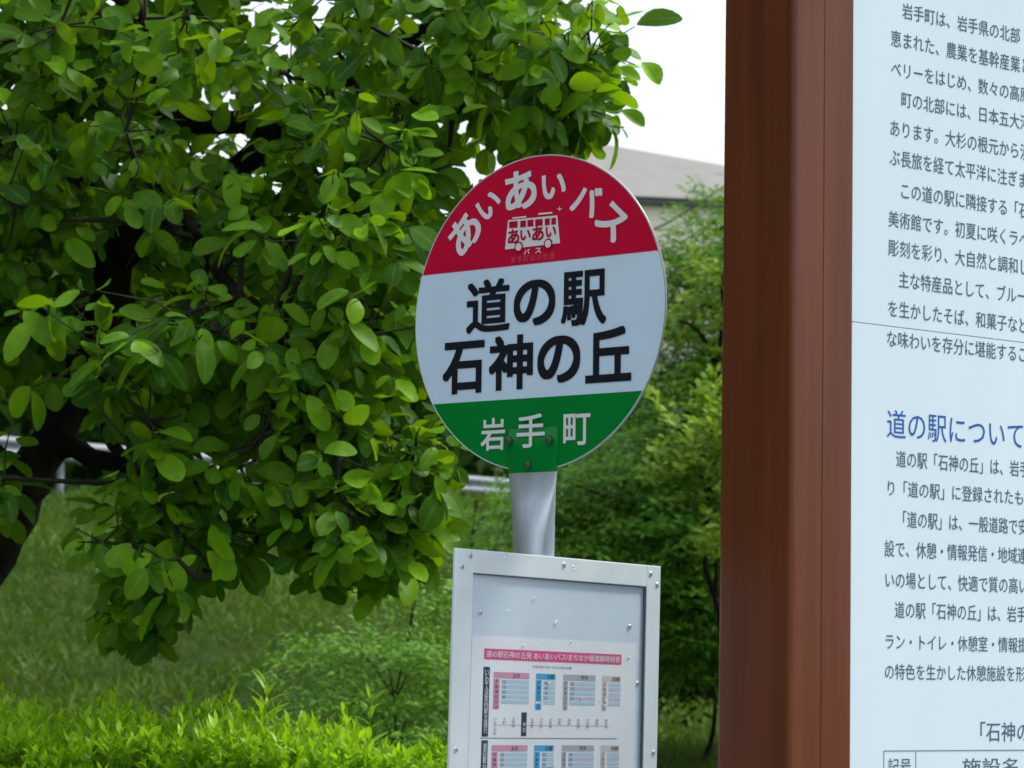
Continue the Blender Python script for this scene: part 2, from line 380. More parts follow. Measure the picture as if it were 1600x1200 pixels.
    for k in range(len(nodes)):
        b = Vector(nodes[k]); j = int((((LP - nodes[k]) ** 2).sum(1) + RNG.random(len(LP)) * .03).argmin()); a = Vector(LP[j]); L = (b - a).length
        if L > 1.3: a = b - (b - a).normalized() * .4
        m1 = a.lerp(b, .35) + Vector(RNG.normal(size=3)) * L * .09; m2 = a.lerp(b, .7) + Vector(RNG.normal(size=3)) * L * .09 + Vector((0, 0, L * .06))
        tw.tube([a, m1, m2, b], [.009, .007, .005, .0035], 5); paths.append([m1, m2, b])
    for i in range(NC):
        b = Vector(C[i]); st = min(paths[own[i]], key=lambda p: (p - b).length); L = (b - st).length
        mid = st.lerp(b, .5) + Vector(RNG.normal(size=3)) * L * .12
        if L < .45: tw.tube([st, mid, b], [.0028, .0022, .0013], 4)
        out = Vector(axs[i]); nl = int(RNG.integers(4, 8)); ph = RNG.random() * 6.28
        for q in range(nl):
            th = ph + q * 2.4; side = Vector((math.cos(th), math.sin(th) * .8, 0))
            ax_ = side * .8 + out * .4 + Vector((0, 0, -.5 + RNG.normal() * .42)); ax_.normalize()
            nn = Vector((0, -.55, .75)) + out * .3 + Vector(RNG.normal(size=3)) * .5
            pp = b - out * (.03 * q) * .6 + ax_ * .012 + Vector(RNG.normal(size=3)) * .008
            P.append(pp); A.append(ax_); N.append(nn); S.append(RNG.uniform(.46, 1.08)); cl.append(i)
    tw.build('twigs', M['twig'], T)['kind'] = 'stuff'
    P = np.array([tuple(p) for p in P]); A = np.array([tuple(p) for p in A]); N = np.array([tuple(p) for p in N]); S = np.array(S)
    clt = RNG.beta(.9, 2.3, NC)[cl]; tint = np.clip(clt + RNG.normal(size=len(P)) * .16, 0, 1)
    # nearest leaves inside the picture are parts of their own
    rel = P - np.array(EYE); dist = rel @ np.array(FWD); px = 800 + F * (rel @ np.array(RGT)) / dist; py = 600 - F * (rel @ np.array(UPV)) / dist
    score = dist + np.where((px > 0) & (px < 1010) & (py > 0) & (py < 1000), 0, 50)
    o_ = np.argsort(score); near, rest = o_[:300], o_[300:]
    leaf_parts(BIG, (.05, .15, .3, .5, .85), P[near], A[near], N[near], S[near], M['leaf'], T)
    scatter('foliage', BIG, P[rest], A[rest], N[rest], S[rest], tint[rest], M['leaf'], T)
mag_tree()

# ================================================================== fine-leaved trees behind
def spray_tree(name, label, base, blobs, leafs, mat, nclus, per, tr, seed, flat=.35, spread=.22, upright=0, tinted=(1.5, 2), group=None, limbs=5, bright=0):
    rng = np.random.default_rng(seed); random.seed(seed)
    base = Vector(base); T = tag(empty(name, base), label, 'shrub' if 'shrub' in name else 'tree', group)
    cen = [np.array(at(*b[0])) for b in blobs]; rad = [np.array(b[1]) for b in blobs]
    wt = np.array([r[0] * r[1] * r[2] for r in rad]) ** .8; wt = wt / wt.sum()
    mb = MB(); top = Vector(max(cen, key=lambda c: c[2]))
    trp = limb(mb, [base - Vector((0, 0, .1)), base.lerp(top, .35) + Vector((.08, .05, 0)), base.lerp(top, .7) - Vector((.06, 0, 0)), top], tr, tr * .2, 8)
    mb.build('trunk', M['bark'], T)
    for i, c in enumerate(cen[:limbs + 4]):
        c = Vector(c); st = min(trp, key=lambda p: abs(p.z - (c.z - .35 * (c - p).to_2d().length - .1)))
        mb = MB(); limb(mb, [st, st.lerp(c, .5) + Vector((0, 0, .06)), c], tr * .4, tr * .12, 6); mb.build('branch', M['bark'], T)
    P = []; A = []; N = []; S = []; Tn = []
    for i in range(nclus):
        k = rng.choice(len(cen), p=wt); d = rng.normal(size=3); d /= np.linalg.norm(d)
        c = cen[k] + d * rad[k] * (rng.random() ** .4)
        m = per; t0 = rng.beta(*tinted)
        dirc = d * np.array([1, 1, .25]) + rng.normal(size=3) * .3 + np.array([0, 0, upright]); dirc /= np.linalg.norm(dirc)
        sidev = np.cross(dirc, [0, 0, 1.]) + 1e-3; sidev /= np.linalg.norm(sidev)
        u = rng.random(m); s_ = rng.choice([-1, 1], m)
        off = dirc[None] * (u * spread)[:, None] + sidev[None] * (s_ * (1 - u * .8) * spread * .4 * rng.random(m))[:, None] + rng.normal(size=(m, 3)) * spread * np.array([.12, .12, .12 * flat])
        P.append(c + off); a = dirc[None] * .6 + sidev[None] * s_[:, None] * .8 + rng.normal(size=(m, 3)) * .25 + np.array([0, 0, -.1 + upright * .5]); A.append(a)
        N.append(np.array([0, -.35, 1.]) + rng.normal(size=(m, 3)) * .45); S.append(rng.uniform(.6, 1.2, m)); Tn.append(np.clip(t0 + rng.normal(size=m) * .1 + bright * u, 0, 1))
    P = np.concatenate(P); A = np.concatenate(A); N = np.concatenate(N); S = np.concatenate(S); Tn = np.concatenate(Tn)
    scatter('foliage', leafs, P, A, N, S, Tn, M[mat], T)
    return T
SML = [leaf_shape(.045, .022, 'lance', 2, f, c) for f, c in ((.1, .1), (.3, .3))]
NEE = [leaf_shape(.07, .016, 'lance', 2, f, c) for f, c in ((.1, .1), (.3, .3))]
TIN = [leaf_shape(.032, .014, 'lance', 2, f, c) for f, c in ((.1, .1), (.3, .3))]
ROU = [leaf_shape(.045, .03, 'oval', 3, f, c) for f, c in ((.1, .1), (.3, .3))]
def gz(px, Y): p = at(px, 1018, Y); return (p.x, Y, float(ground_z(p.x, Y)))

spray_tree('feathery_tree', 'tall feathery dark green tree behind the right edge of the round sign', gz(1180, 16),
    [((1200, 480, 16), (.75, .7, .6)), ((1110, 440, 15.8), (.3, .5, .26)), ((1125, 355, 16), (.16, .4, .16)), ((1090, 400, 16), (.16, .4, .12)), ((1195, 330, 16), (.26, .4, .25)), ((1030, 580, 15.6), (.35, .5, .35)), ((1230, 700, 16), (1.1, .8, .7)), ((1040, 650, 15.8), (.45, .5, .4)), ((1040, 440, 15.9), (.10, .3, .05))],
    NEE, 'fine_leaf', 1500, 34, .09, 11, spread=.27, flat=.4)
spray_tree('maple_tree', 'bushy mid-green tree with layered sprays between sign pole and brown post', gz(1180, 13.8),
    [((1050, 720, 13.5), (.42, .5, .28)), ((960, 770, 13.4), (.36, .45, .16)), ((900, 760, 13.4), (.28, .4, .12)), ((930, 840, 13.3), (.4, .4, .12)), ((1060, 850, 13.3), (.42, .45, .22)), ((1150, 780, 13.6), (.5, .5, .4)), ((1080, 930, 13.3), (.3, .4, .13)), ((990, 900, 13.4), (.3, .4, .1)), ((860, 800, 13.6), (.2, .3, .1)), ((1080, 990, 13.5), (.35, .5, .16)), ((1000, 800, 14.2), (.6, .3, .5)), ((1100, 900, 14.3), (.5, .3, .5)), ((1090, 1010, 13.8), (.45, .6, .14)), ((1150, 960, 14), (.5, .6, .3))],
    SML, 'fine_leaf', 1250, 34, .05, 12, spread=.24, flat=.3)
spray_tree('bright_shrub', 'yellow-green shrub with upright shoots beside the brown post', gz(1150, 11.5),
    [((1150, 720, 11.5), (.3, .3, .3)), ((1085, 750, 11.5), (.16, .2, .12)), ((1060, 700, 11.4), (.05, .06, .13)), ((1115, 660, 11.5), (.08, .1, .16)), ((1120, 860, 11.3), (.1, .15, .1)), ((1035, 665, 11.4), (.035, .04, .09))],
    ROU, 'bright_leaf', 190, 18, .03, 13, spread=.11, upright=.8, flat=1, bright=.3)
spray_tree('pale_leaf_tree', 'pale yellow-green leafed small tree in front of the feathery tree beside the brown post', gz(1190, 13),
    [((1130, 430, 13), (.14, .2, .2)), ((1090, 480, 13), (.16, .2, .1)), ((1060, 500, 13), (.14, .2, .06)), ((1180, 500, 13), (.3, .3, .35)), ((1110, 600, 13), (.14, .2, .08))],
    ROU, 'bright_leaf', 130, 18, .04, 14, spread=.13, flat=1)
spray_tree('sapling', 'small feathery light green sapling growing on the grass bank behind the metal timetable board', gz(640, 9.5),
    [((650, 940, 9.5), (.12, .14, .10)), ((590, 1030, 9.5), (.2, .2, .09)), ((680, 1040, 9.5), (.14, .2, .12)), ((640, 1130, 9.4), (.25, .2, .12)), ((520, 1010, 9.6), (.10, .15, .05)), ((470, 1060, 9.6), (.12, .15, .05)), ((560, 1100, 9.5), (.2, .2, .08))],
    TIN, 'fine_leaf', 230, 26, .010, 15, spread=.20, flat=.3, tinted=(2.5, 1.8))
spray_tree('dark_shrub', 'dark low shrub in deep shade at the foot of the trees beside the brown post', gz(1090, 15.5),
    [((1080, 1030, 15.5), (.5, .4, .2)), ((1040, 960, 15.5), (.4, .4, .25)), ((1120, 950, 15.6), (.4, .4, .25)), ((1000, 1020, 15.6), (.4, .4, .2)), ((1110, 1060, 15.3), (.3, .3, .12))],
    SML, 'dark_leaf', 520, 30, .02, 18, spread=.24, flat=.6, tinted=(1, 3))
spray_tree('added_shade_tree', 'unseen leafy tree added behind the information board to shade the grass bank', gz(1560, 14),  # hidden tree, added only for the shade it throws on the bank
    [((1560, 500, 14), (1.3, 1.2, 1.2)), ((1480, 650, 13.5), (.6, 1.2, .7)), ((1640, 250, 14), (1.3, 1.2, .9)), ((1620, 250, 13), (.8, 1.2, .7))],
    [leaf_shape(.12, .07, 'oval', 2, .2, .2)], 'far_leaf', 520, 26, .12, 19, spread=.4, flat=.8)
spray_tree('undergrowth_shrub', 'low green shrub under the guard rail left of the steel pole', gz(770, 17),
    [((770, 810, 17), (.25, .3, .08)), ((800, 850, 17), (.3, .3, .12)), ((745, 780, 17), (.12, .2, .05))],
    SML, 'fine_leaf', 60, 22, .02, 16, spread=.2, flat=.5)

# ------------------------------------------------------------------ far wood: one mass nobody can count
def far_wood():
    n = 50000; rng = np.random.default_rng(21)
    x = rng.uniform(-32, 45, n); y = rng.uniform(56, 72, n)
    top = 10.2 + 1.0 * np.sin(x * .8) + .7 * np.sin(x * 2.1 + 1) + (np.clip(-x - 4, 0, 10)) * .15
    top = np.where(x > 1.2, 7.0 + .6 * np.sin(x), top)
    z = 3.6 + (top - 3.6) * rng.random(n) ** .75
    P = np.stack([x, y - (z - 3) * -.2, z], 1)
    quant = np.sin(x * 1.7 + np.floor(z) * 1.3) * .5 + .5
    sh = [leaf_shape(.75, .5, 'oval', 2, .3, .3)]
    scatter('far_wood', sh, P, rng.normal(size=(n, 3)) + [0, 0, -.3], rng.normal(size=(n, 3)) * .6 + [0, -.5, 1], rng.uniform(.5, 1.3, n), np.clip(quant * .6 + rng.normal(size=n) * .2, 0, 1), M['far_leaf'], None)
    tag(bpy.data.objects['far_wood'], 'dark green wood far beyond the guard rail', 'woodland', kind='stuff')
far_wood()

# ------------------------------------------------------------------ grass on the bank
def grass():
    rng = np.random.default_rng(5); n = 190000
    y = 6.2 + 34 * rng.random(n) ** 1.6; half = .30 * y; x = rng.uniform(-1, .55, n) * half
    z = ground_z(x, y); sh = [leaf_shape(.075, .008, 'lance', 2, .1, .45)]
    A = np.stack([rng.normal(size=n) * .9, rng.normal(size=n) * .7, np.ones(n)], 1); N = np.stack([rng.normal(size=n), -np.ones(n), rng.normal(size=n) * .3], 1)
    patch = .5 + .3 * np.sin(x * 1.3 + .7 * y) + .25 * np.sin(x * 3.1 - y * 1.9)
    S = rng.uniform(.4, 1.2, n) ** 1.3 * (1 + y / 18) * (.75 + .5 * patch)
    bare = np.sin(x * 2.1 + 1.2) * np.sin(y * 1.1 + x) > .78; S[bare] *= .6
    scatter('grass', sh, np.stack([x, y, z - .01], 1), A, N, S, np.clip(patch + rng.normal(size=n) * .2, 0, 1), M['grass'], None)
    tag(bpy.data.objects['grass'], 'short green grass covering the bank behind the hedge', 'grass', kind='stuff')
grass()

# ------------------------------------------------------------------ hedge
def hedge():
    T = tag(empty('hedge', (-.8, 5.6, 0)), 'clipped bright yellow-green leafy hedge along the bottom left, below the tree', 'hedge')
    rng = np.random.default_rng(9); HL = [leaf_shape(.029, .0105, 'lance', 3, f, c) for f, c in ((.2, .1), (.4, .3), (.1, -.1))]
    def topz(x, y):
        pz = 1.362 - .09 * smooth(-.8, -.05, x) + .016 * np.sin(x * 9) + .014 * np.sin(x * 23 + y * 5) + .010 * np.sin(x * 47 + y * 31)
        return pz - .03 * np.sin((y - 5.1) * 3) * 0
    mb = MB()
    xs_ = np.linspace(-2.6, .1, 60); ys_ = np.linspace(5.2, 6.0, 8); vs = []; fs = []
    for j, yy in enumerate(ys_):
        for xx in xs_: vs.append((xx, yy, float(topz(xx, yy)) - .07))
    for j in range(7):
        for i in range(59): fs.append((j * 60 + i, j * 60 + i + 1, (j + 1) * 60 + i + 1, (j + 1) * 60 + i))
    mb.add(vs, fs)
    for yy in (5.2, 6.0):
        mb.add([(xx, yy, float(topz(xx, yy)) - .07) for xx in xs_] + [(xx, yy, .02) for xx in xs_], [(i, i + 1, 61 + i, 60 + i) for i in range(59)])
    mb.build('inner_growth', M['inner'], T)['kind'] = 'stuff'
    P = []; A = []; N = []; S = []; Tn = []
    ns = 11000
    for i in range(ns):
        x = rng.uniform(-2.6, .1)
        if rng.random() < .55: y = rng.uniform(5.12, 6.05); z = float(topz(x, y)) + rng.normal() * .02 - .03; up = Vector((rng.normal() * .25, rng.normal() * .25, 1))
        else: y = 5.16 + rng.normal() * .02; z = rng.uniform(.9, 1.34) if rng.random() < .75 else rng.uniform(.05, .9); up = Vector((rng.normal() * .35, -.8, .8))
        tall = rng.random() < .12; ln = rng.uniform(.05, .085) if tall else rng.uniform(.02, .045)
        up.normalize(); m = 9 if tall else 6; t0 = rng.beta(1.3, 2) + (.3 if tall else 0)
        for q in range(m):
            th = q * 2.4 + i; u = q / m
            side = Vector((math.cos(th), math.sin(th), 0)); a = side * (.9 - .6 * u) + up * (.7 + .5 * u)
            P.append((x + up.x * ln * u, y + up.y * ln * u, z + up.z * ln * u)); A.append(tuple(a)); N.append((up.x * .8 - side.x * .5, up.y * .8 - side.y * .5 - .1, up.z))
            S.append(rng.uniform(.7, 1.25)); Tn.append(min(1, max(0, t0 + rng.normal() * .12 + u * .2)))
    P = np.array(P); A = np.array(A); N = np.array(N); S = np.array(S); Tn = np.array(Tn)
    rel = P - np.array(EYE); dist = rel @ np.array(FWD); px = 800 + F * (rel @ np.array(RGT)) / dist; py = 600 - F * (rel @ np.array(UPV)) / dist
    sc_ = np.where((px > 0) & (px < 700) & (py < 1195), dist + (py - 1060) * .004 + RNG.random(len(P)) * .3, 99); o_ = np.argsort(sc_)
    near, rest = o_[:300], o_[300:]
    leaf_parts(HL, (.3, .6, .95), P[near], A[near], N[near], S[near] * 1.1, M['hedge_leaf'], T)
    scatter('foliage', HL, P[rest], A[rest], N[rest], S[rest], Tn[rest], M['hedge_leaf'], T)
hedge()
def weed(px, py_top, Y, h, label, seed):
    rng = np.random.default_rng(seed); top = at(px, py_top, Y); b = Vector((top.x, Y, 0)); T = tag(empty('weed', b), label, 'plant')
    mb = MB(); mb.tube([b, b.lerp(top, .5) + Vector((.01, 0, 0)), top], [.004, .003, .0015], 5); mb.build('stem', M['hedge_leaf'], T)
    sh = [leaf_shape(.085, .016, 'lance', 5, .3, c) for c in (.2, .45)]; P = []; A = []; N = []; S = []
    for q in range(12):
        u = q / 12; th = q * 2.4 + seed; p = top - Vector((0, 0, h * u)); s_ = Vector((math.cos(th), math.sin(th), 0))
        P.append(tuple(p)); A.append(tuple(s_ * (.5 + u * .4) + Vector((0, 0, 1 - .5 * u)))); N.append(tuple(-s_ + Vector((0, -.3, .7)))); S.append(rng.uniform(.6, 1.1) * (.6 + .5 * u))
    leaf_parts(sh, (.3, .7), np.array(P), np.array(A), np.array(N), np.array(S), M['hedge_leaf'], T)
weed(578, 1085, 5.9, .14, 'slim long-leaved weed standing above the hedge near the timetable board', 2)
weed(415, 1068, 5.8, .10, 'long-leaved weed poking up from the middle of the hedge', 4)

# ------------------------------------------------------------------ guard rail
def guard_rail():
    a = at(60, 686, 39.2); b = at(960, 768, 49); T = tag(empty('guard_rail', (a.x, a.y, float(ground_z(a.x, a.y)))), 'pale grey corrugated guard rail at the top of the grass bank', 'guard rail')
    d = (b - a); d.z = 0; L = d.length; d.normalize(); zt = a.z
    Mx = Matrix(((d.x, -d.y, 0, a.x), (d.y, d.x, 0, a.y), (0, 0, 1, zt), (0, 0, 0, 1)))
    prof = [(0, 0), (-.02, -.01), (-.07, -.05), (-.07, -.09), (-.02, -.13), (0, -.15), (0, -.17), (-.02, -.19), (-.07, -.23), (-.07, -.27), (-.02, -.31), (0, -.32)]
    mb = MB(); vs = []; n = len(prof); x0, x1 = -6, L + 4; segs = 5
    for k in range(segs):
        xa = x0 + (x1 - x0) * k / segs; xb = x0 + (x1 - x0) * (k + 1) / segs - .01
        m2 = MB(); vs = [(xa, y, z) for y, z in prof] + [(xb, y, z) for y, z in prof] + [(xa, y + .006, z) for y, z in prof] + [(xb, y + .006, z) for y, z in prof]
        fs = [(i, i + 1, n + i + 1, n + i) for i in range(n - 1)] + [(2 * n + i, 3 * n + i, 3 * n + i + 1, 2 * n + i + 1) for i in range(n - 1)]
        m2.add(vs, fs, True); m2.build('beam', M['rail'], T, Mx)
    x = x0 + .5
    while x < x1:
        wz = float(ground_z((Mx @ Vector((x, 0, 0))).x, (Mx @ Vector((x, 0, 0))).y)) - zt
        m2 = MB(); m2.tube([(x, .09, wz - .05), (x, .09, -.02)], .06, 10); m2.build('post', M['rail'], T, Mx)
        x += 2.0
guard_rail()

# ------------------------------------------------------------------ building behind
def building():
    Y = 75; c = at(1100, 700, Y)
    T = tag(empty('building', (c.x, Y, 3.9)), 'beige building with pale grey sloping roof behind the trees', 'building')
    s = Y / F; ez = at(1040, 306, Y).z                    # eave height
    g = 3.9; x0, x1 = at(820, 600, Y).x, at(1560, 600, Y).x
    A = Matrix.Translation((x0, Y, 0)) @ Matrix.Rotation(R(10), 4, 'Z')
    W, D = x1 - x0, 11
    mb = MB(); mb.box(0, W, 0, D, g, ez - .16); mb.build('wall', M['wall'], T, A)
    mb = MB(); mb.box(-.3, W + .3, -.3, D + .3, ez - .16, ez); mb.build('eave', M['eave'], T, A)
    # roof: long ridge to the left, hipped down to the right
    rz = at(985, 232, 78.5).z
    mb = MB(); o_ = .4; rx = at(975, 236, Y).x - x0
    v = [(-o_, -o_, ez + .01), (W + o_, -o_, ez + .01), (W + o_, D + o_, ez + .01), (-o_, D + o_, ez + .01), (-o_ + 1, D * .22, rz), (rx, D * .22, rz), (rx + 9.5, D * .22, ez + .25), (-o_ + 1, D * .6, rz), (rx, D * .6, rz)]
    mb.add(v, [(0, 1, 6, 5, 4), (1, 2, 8, 5), (1, 5, 6), (2, 3, 7, 8), (4, 5, 8, 7), (0, 4, 7, 3), (0, 3, 2, 1)])
    mb.build('roof', M['roof'], T, A)
    for k in range(8):
        xx = 1 + k * (W - 2) / 8
        f = MB(); f.box(xx, xx + 1.0, -.03, .05, g + 2.2, g + 3.6); wf = f.build('window', M['eave'], T, A)
        f = MB(); f.box(xx + .06, xx + .94, -.045, -.032, g + 2.26, g + 3.54); f.build('pane', M['window'], wf, A)
building()
def cable():
    a = at(960, 384, 22); b = at(1120, 298, 22); d = (b - a); pts = [a + d * t * 1.0 + Vector((0, 0, -.05 * math.sin(math.pi * min(max(t, 0), 1)))) for t in (-4, -2, -.6, 0, .25, .5, .75, 1, 1.6, 3, 6)]
    mb = MB(); mb.tube(pts, .009, 6); o = mb.build('cable', M['cable']); tag(o, 'thin black overhead cable crossing in front of the beige building', 'cable')
cable()

# ================================================================== BUS STOP
DY = 3.6
def bus_stop():
    DP = Plane(843, 488, DY, -39)
    BP = Plane(834, 880, DY - .054 + .012, 50, 1.15)
    ax_ = DP.o - DP.n * .012
    pb = Vector((at(834, 880, DY).x, DY + .005, 0))
    T = tag(empty('bus_stop_sign', pb), 'round red, white and green bus stop sign on a steel pole with a framed timetable', 'bus stop sign')
    # pole: round below, pressed flat behind the disc
    mb = MB(); n = 40; rings = []
    axis0 = Vector((pb.x, pb.y, 0))
    u0, v0 = DP.uv(833, 742); topp = DP.o + DP.t * u0 + DP.n * 0
    zs = [0.0, .5, 1.2, 1.55, at(834, 900, DY).z, at(834, 860, DY).z, at(834, 835, DY).z, at(834, 810, DY).z, at(834, 785, DY).z, at(834, 760, DY).z, at(834, 738, DY).z, at(834, 700, DY).z, at(834, 668, DY).z]
    fl = [0, 0, 0, 0, 0, .06, .18, .36, .56, .78, .95, 1, 1]
    vs = []
    for z, f in zip(zs, fl):
        e = f * f * (3 - 2 * f) if f < 1 else 1
        a = .0285 + (.0445 - .0285) * f; b = .0285 + (.0016 - .0285) * e
        zc = at(834, 738, DY).z
        cx = Vector((pb.x, pb.y, 0)).lerp(Vector((topp.x, topp.y, 0)) + Vector((DP.n.x, DP.n.y, 0)) * .0016, f)
        for k in range(n):
            th = 2 * math.pi * k / n; pw = 1 - .45 * f
            c_, s_ = math.cos(th), math.sin(th)
            p = cx + DP.t * (a * math.copysign(abs(c_) ** pw, c_)) + DP.n * (b * math.copysign(abs(s_) ** (1 if f < .5 else .8), s_)); vs.append((p.x, p.y, z))
    fs = [(i * n + k, i * n + (k + 1) % n, (i + 1) * n + (k + 1) % n, (i + 1) * n + k) for i in range(10) for k in range(n)]
    mb.add(vs[:11 * n], fs, True); pole = mb.build('pole', M['galv'], T)
    # flat end of the pole, wrapped in green film
    mb = MB(); fs = [(i * n + k, i * n + (k + 1) % n, (i + 1) * n + (k + 1) % n, (i + 1) * n + k) for i in range(2) for k in range(n)] + [tuple(2 * n + k for k in range(n))]
    mb.add(vs[10 * n:], fs, True); wrap = mb.build('green_pole_end', M['sign_green'], T)
    cb = MB(); cb.tube([(pb.x, pb.y, .02), (pb.x, pb.y, .07), (pb.x, pb.y, .16)], [.24, .24, .2], 32); cb.build('base', M['concrete'], T)
    # disc
    Rr = .2255; N = 128; du, dv = DP.uv(837, 488)
    def seg(v_lo, v_hi, y, rad):
        pts = []
        a = np.linspace(0, 2 * math.pi, 720, endpoint=False); P_ = [(rad * math.cos(t), rad * math.sin(t)) for t in a]
        ins = [p for p in P_ if v_lo <= p[1] <= v_hi]
        if v_lo > -rad: q = math.sqrt(rad * rad - v_lo * v_lo); ins += [(q, v_lo), (-q, v_lo)]
        if v_hi < rad: q = math.sqrt(rad * rad - v_hi * v_hi); ins += [(q, v_hi), (-q, v_hi)]
        cy_ = sum(p[1] for p in ins) / len(ins)
        ins.sort(key=lambda p: math.atan2(p[1] - cy_, p[0])); return ins
    mb = MB(); a = [2 * math.pi * k / N for k in range(N)]
    mb.prism([(du + Rr * math.cos(t), dv + Rr * math.sin(t)) for t in a], .0, .003); disc = mb.build('sign_disc', M['sign_white'], T, DP.M)
    vr = DP.uv(843, 411)[1] - dv; vg = DP.uv(843, 621)[1] - dv
    for nm, lo, hi, mt in (('red_band', vr, 9, 'sign_red'), ('green_band', -9, vg, 'sign_green')):
        ps = seg(lo, hi, 0, Rr - .0012); mb = MB(); mb.add([(x + du, -.0004, z + dv) for x, z in ps], [tuple(range(len(ps)))]); mb.build(nm, M[mt], disc, DP.M)
    mb = MB(); vs2 = []
    for t in a: c_, s_ = math.cos(t), math.sin(t); vs2 += [(du + r_ * c_, y_, dv + r_ * s_) for r_, y_ in ((Rr, -.0006), (Rr + .0007, -.0004), (Rr + .0007, .0034), (Rr, .0034))]
    mb.add(vs2, [(4 * k + j, 4 * k + (j + 1) % 4, 4 * ((k + 1) % N) + (j + 1) % 4, 4 * ((k + 1) % N) + j) for k in range(N) for j in range(4)], True); mb.build('edge_trim', M['gold'], disc, DP.M)
    def fit(txt, x0, y0, x1, y1, slope, y, mt, off, name='lettering', rot=0, par=disc):
        cx, cy = (x0 + x1) / 2, (y0 + y1) / 2; uc, vc = DP.uv(cx, cy); hw = (DP.uv(x1, cy)[0] - DP.uv(x0, cy)[0]) / 2
        hpx = (y1 - y0) - abs(slope) * (x1 - x0); hh = abs(DP.uv(cx, cy - hpx / 2)[1] - DP.uv(cx, cy + hpx / 2)[1]) / 2
        mb = MB(); put_text(mb, txt, uc - hw, vc - hh, uc + hw, vc + hh, y, off, rot); return mb.build(name, M[mt], par, DP.M)
    for c, b in zip('道の駅', ((729, 433, 797, 523), (803, 434, 868, 512), (877, 419, 948, 512))): fit(c, *b, .1, -.0008, 'ink_black', .026 if c == 'の' else .021)
    for c, b in zip('石神の丘', ((692, 531, 757, 618), (764, 521, 833, 612), (840, 522, 907, 601), (915, 508, 987, 600))): fit(c, *b, .08, -.0008, 'ink_black', .028)
    fit('岩', 752, 652, 790, 705, .06, -.0012, 'ink_white', .014); fit('手', 810, 646, 854, 701, .06, -.0042, 'ink_white', .014, par=wrap); fit('町', 881, 645, 923, 697, .06, -.0012, 'ink_white', .014)
    # arched name
    for c, x, y, wv, hv, rt in (('あ', 727, 364, .062, .056, 43), ('い', 765, 321, .044, .036, 34), ('あ', 814, 297, .062, .062, 7), ('い', 866, 291, .046, .038, 2), ('バ', 917, 312, .052, .048, -22), ('ス', 957, 346, .052, .048, -42)):
        u, v = DP.uv(x, y); mb = MB(); wv *= .93; hv *= .93; put_text(mb, c, u - wv / 2, v - hv / 2, u + wv / 2, v + hv / 2, -.0012, .027, R(rt)); mb.build('lettering', M['ink_white'], disc, DP.M)
    # bus emblem
    def q(px, py): return DP.uv(px, py)
    def pz(mb, pts, y): mb.add([(q(*p)[0], y, q(*p)[1]) for p in pts][::-1], [tuple(range(len(pts)))])
    Zx = lambda x, y: (620 + x * .275, 220 + y * .275)
    mb = MB(); pz(mb, [Zx(635, 452), Zx(915, 424), Zx(930, 582), Zx(618, 618)], -.0012)
    pz(mb, [Zx(660, 436), Zx(738, 428), Zx(740, 436), Zx(661, 445)], -.0012); pz(mb, [Zx(806, 412), Zx(886, 404), Zx(888, 414), Zx(808, 422)], -.0012)
    cx, cy = Zx(928, 388)
    for dx, dy in ((9, 2), (2, 9)): 
        pz(mb, [(cx - dx * .5, cy), (cx, cy - dy * .5), (cx + dx * .5, cy), (cx, cy + dy * .5)], -.0012 - .0001 * (dx > dy))
    em = mb.build('bus_emblem', M['ink_white'], disc, DP.M)
    mb = MB()
    for x0, x1, dy in ((642, 690, 0), (705, 738, -4), (746, 780, -8), (790, 832, -12), (845, 873, -16), (882, 908, -19)):
        pz(mb, [Zx(x0, 460 + dy), Zx(x1, 456 + dy), Zx(x1, 494 + dy), Zx(x0, 498 + dy)], -.0016)
    for k, (c, x) in enumerate((('あ', 668), ('い', 735), ('あ', 806), ('い', 880))):
        u, v = q(*Zx(x, 545 - k * 9)); w2, h2 = (.0105, .0105) if c == 'あ' else (.0095, .0075); put_text(mb, c, u - w2, v - h2, u + w2, v + h2, -.0017, .03)
    for x, y in ((697, 604), (864, 586)):
        u, v = q(*Zx(x, y)); mb.add([(u + .0078 * math.cos(t), -.0018, v + .0078 * math.sin(t)) for t in a[::6]], [tuple(range(len(a[::6])))])
    mb.build('bus_window_print', M['ink_red'], disc, DP.M)
    mb = MB()
    mb = MB()
    for x, y in ((697, 604), (864, 586)):
        mb = MB(); u, v = q(*Zx(x, y)); mb.add([(u + .0055 * math.cos(t), -.0022, v + .0055 * math.sin(t)) for t in a[::6]], [tuple(range(len(a[::6])))])
        mb.build('bus_wheel_print', M['ink_white'], disc, DP.M)
    for c, x, y in (('バ', 742, 631), ('ス', 806, 624)): mb = MB(); u, v = q(*Zx(x, y)); put_text(mb, c, u - .0055, v - .0038, u + .0055, v + .0038, -.0012, .02); mb.build('lettering', M['ink_white'], disc, DP.M)
    mb = MB()
    for k, c in enumerate('岩手町公共交通'): u, v = q(*Zx(665 + k * 36.5, 676 - k * 3.6)); put_text(mb, c, u - .0042, v - .0042, u + .0042, v + .0042, -.0012, .0)
    mb.build('lettering', M['faint'], disc, DP.M)
    # bolts
    for x, y in ((799, 689), (862, 688), (829, 727)):
        u, v = DP.uv(x, y); mb = MB(); mb.prism([(u + .0062 * math.cos(t * math.pi / 3), v + .0062 * math.sin(t * math.pi / 3)) for t in range(6)], -.0085, -.0033)
        mb.dome((u, -.0085, v), .0045, .002); mb.build('bolt', M['screw'], T, DP.M, bevel=.0008)
    # ---------------- timetable board
    uL, vT = BP.uv(708, 856); uR = BP.uv(1028, 890)[0]; vB = vT - .78; rw = BP.uv(735, 900)[0] - uL; rwR = uR - BP.uv(1006, 921)[0]; rt_ = vT - BP.uv(734, 895)[1]
    mb = MB(); mb.box(uL + .004, uR - .004, .0, .003, vB + .004, vT - .004); pan = mb.build('timetable_board', M['alu_panel'], T, BP.M)
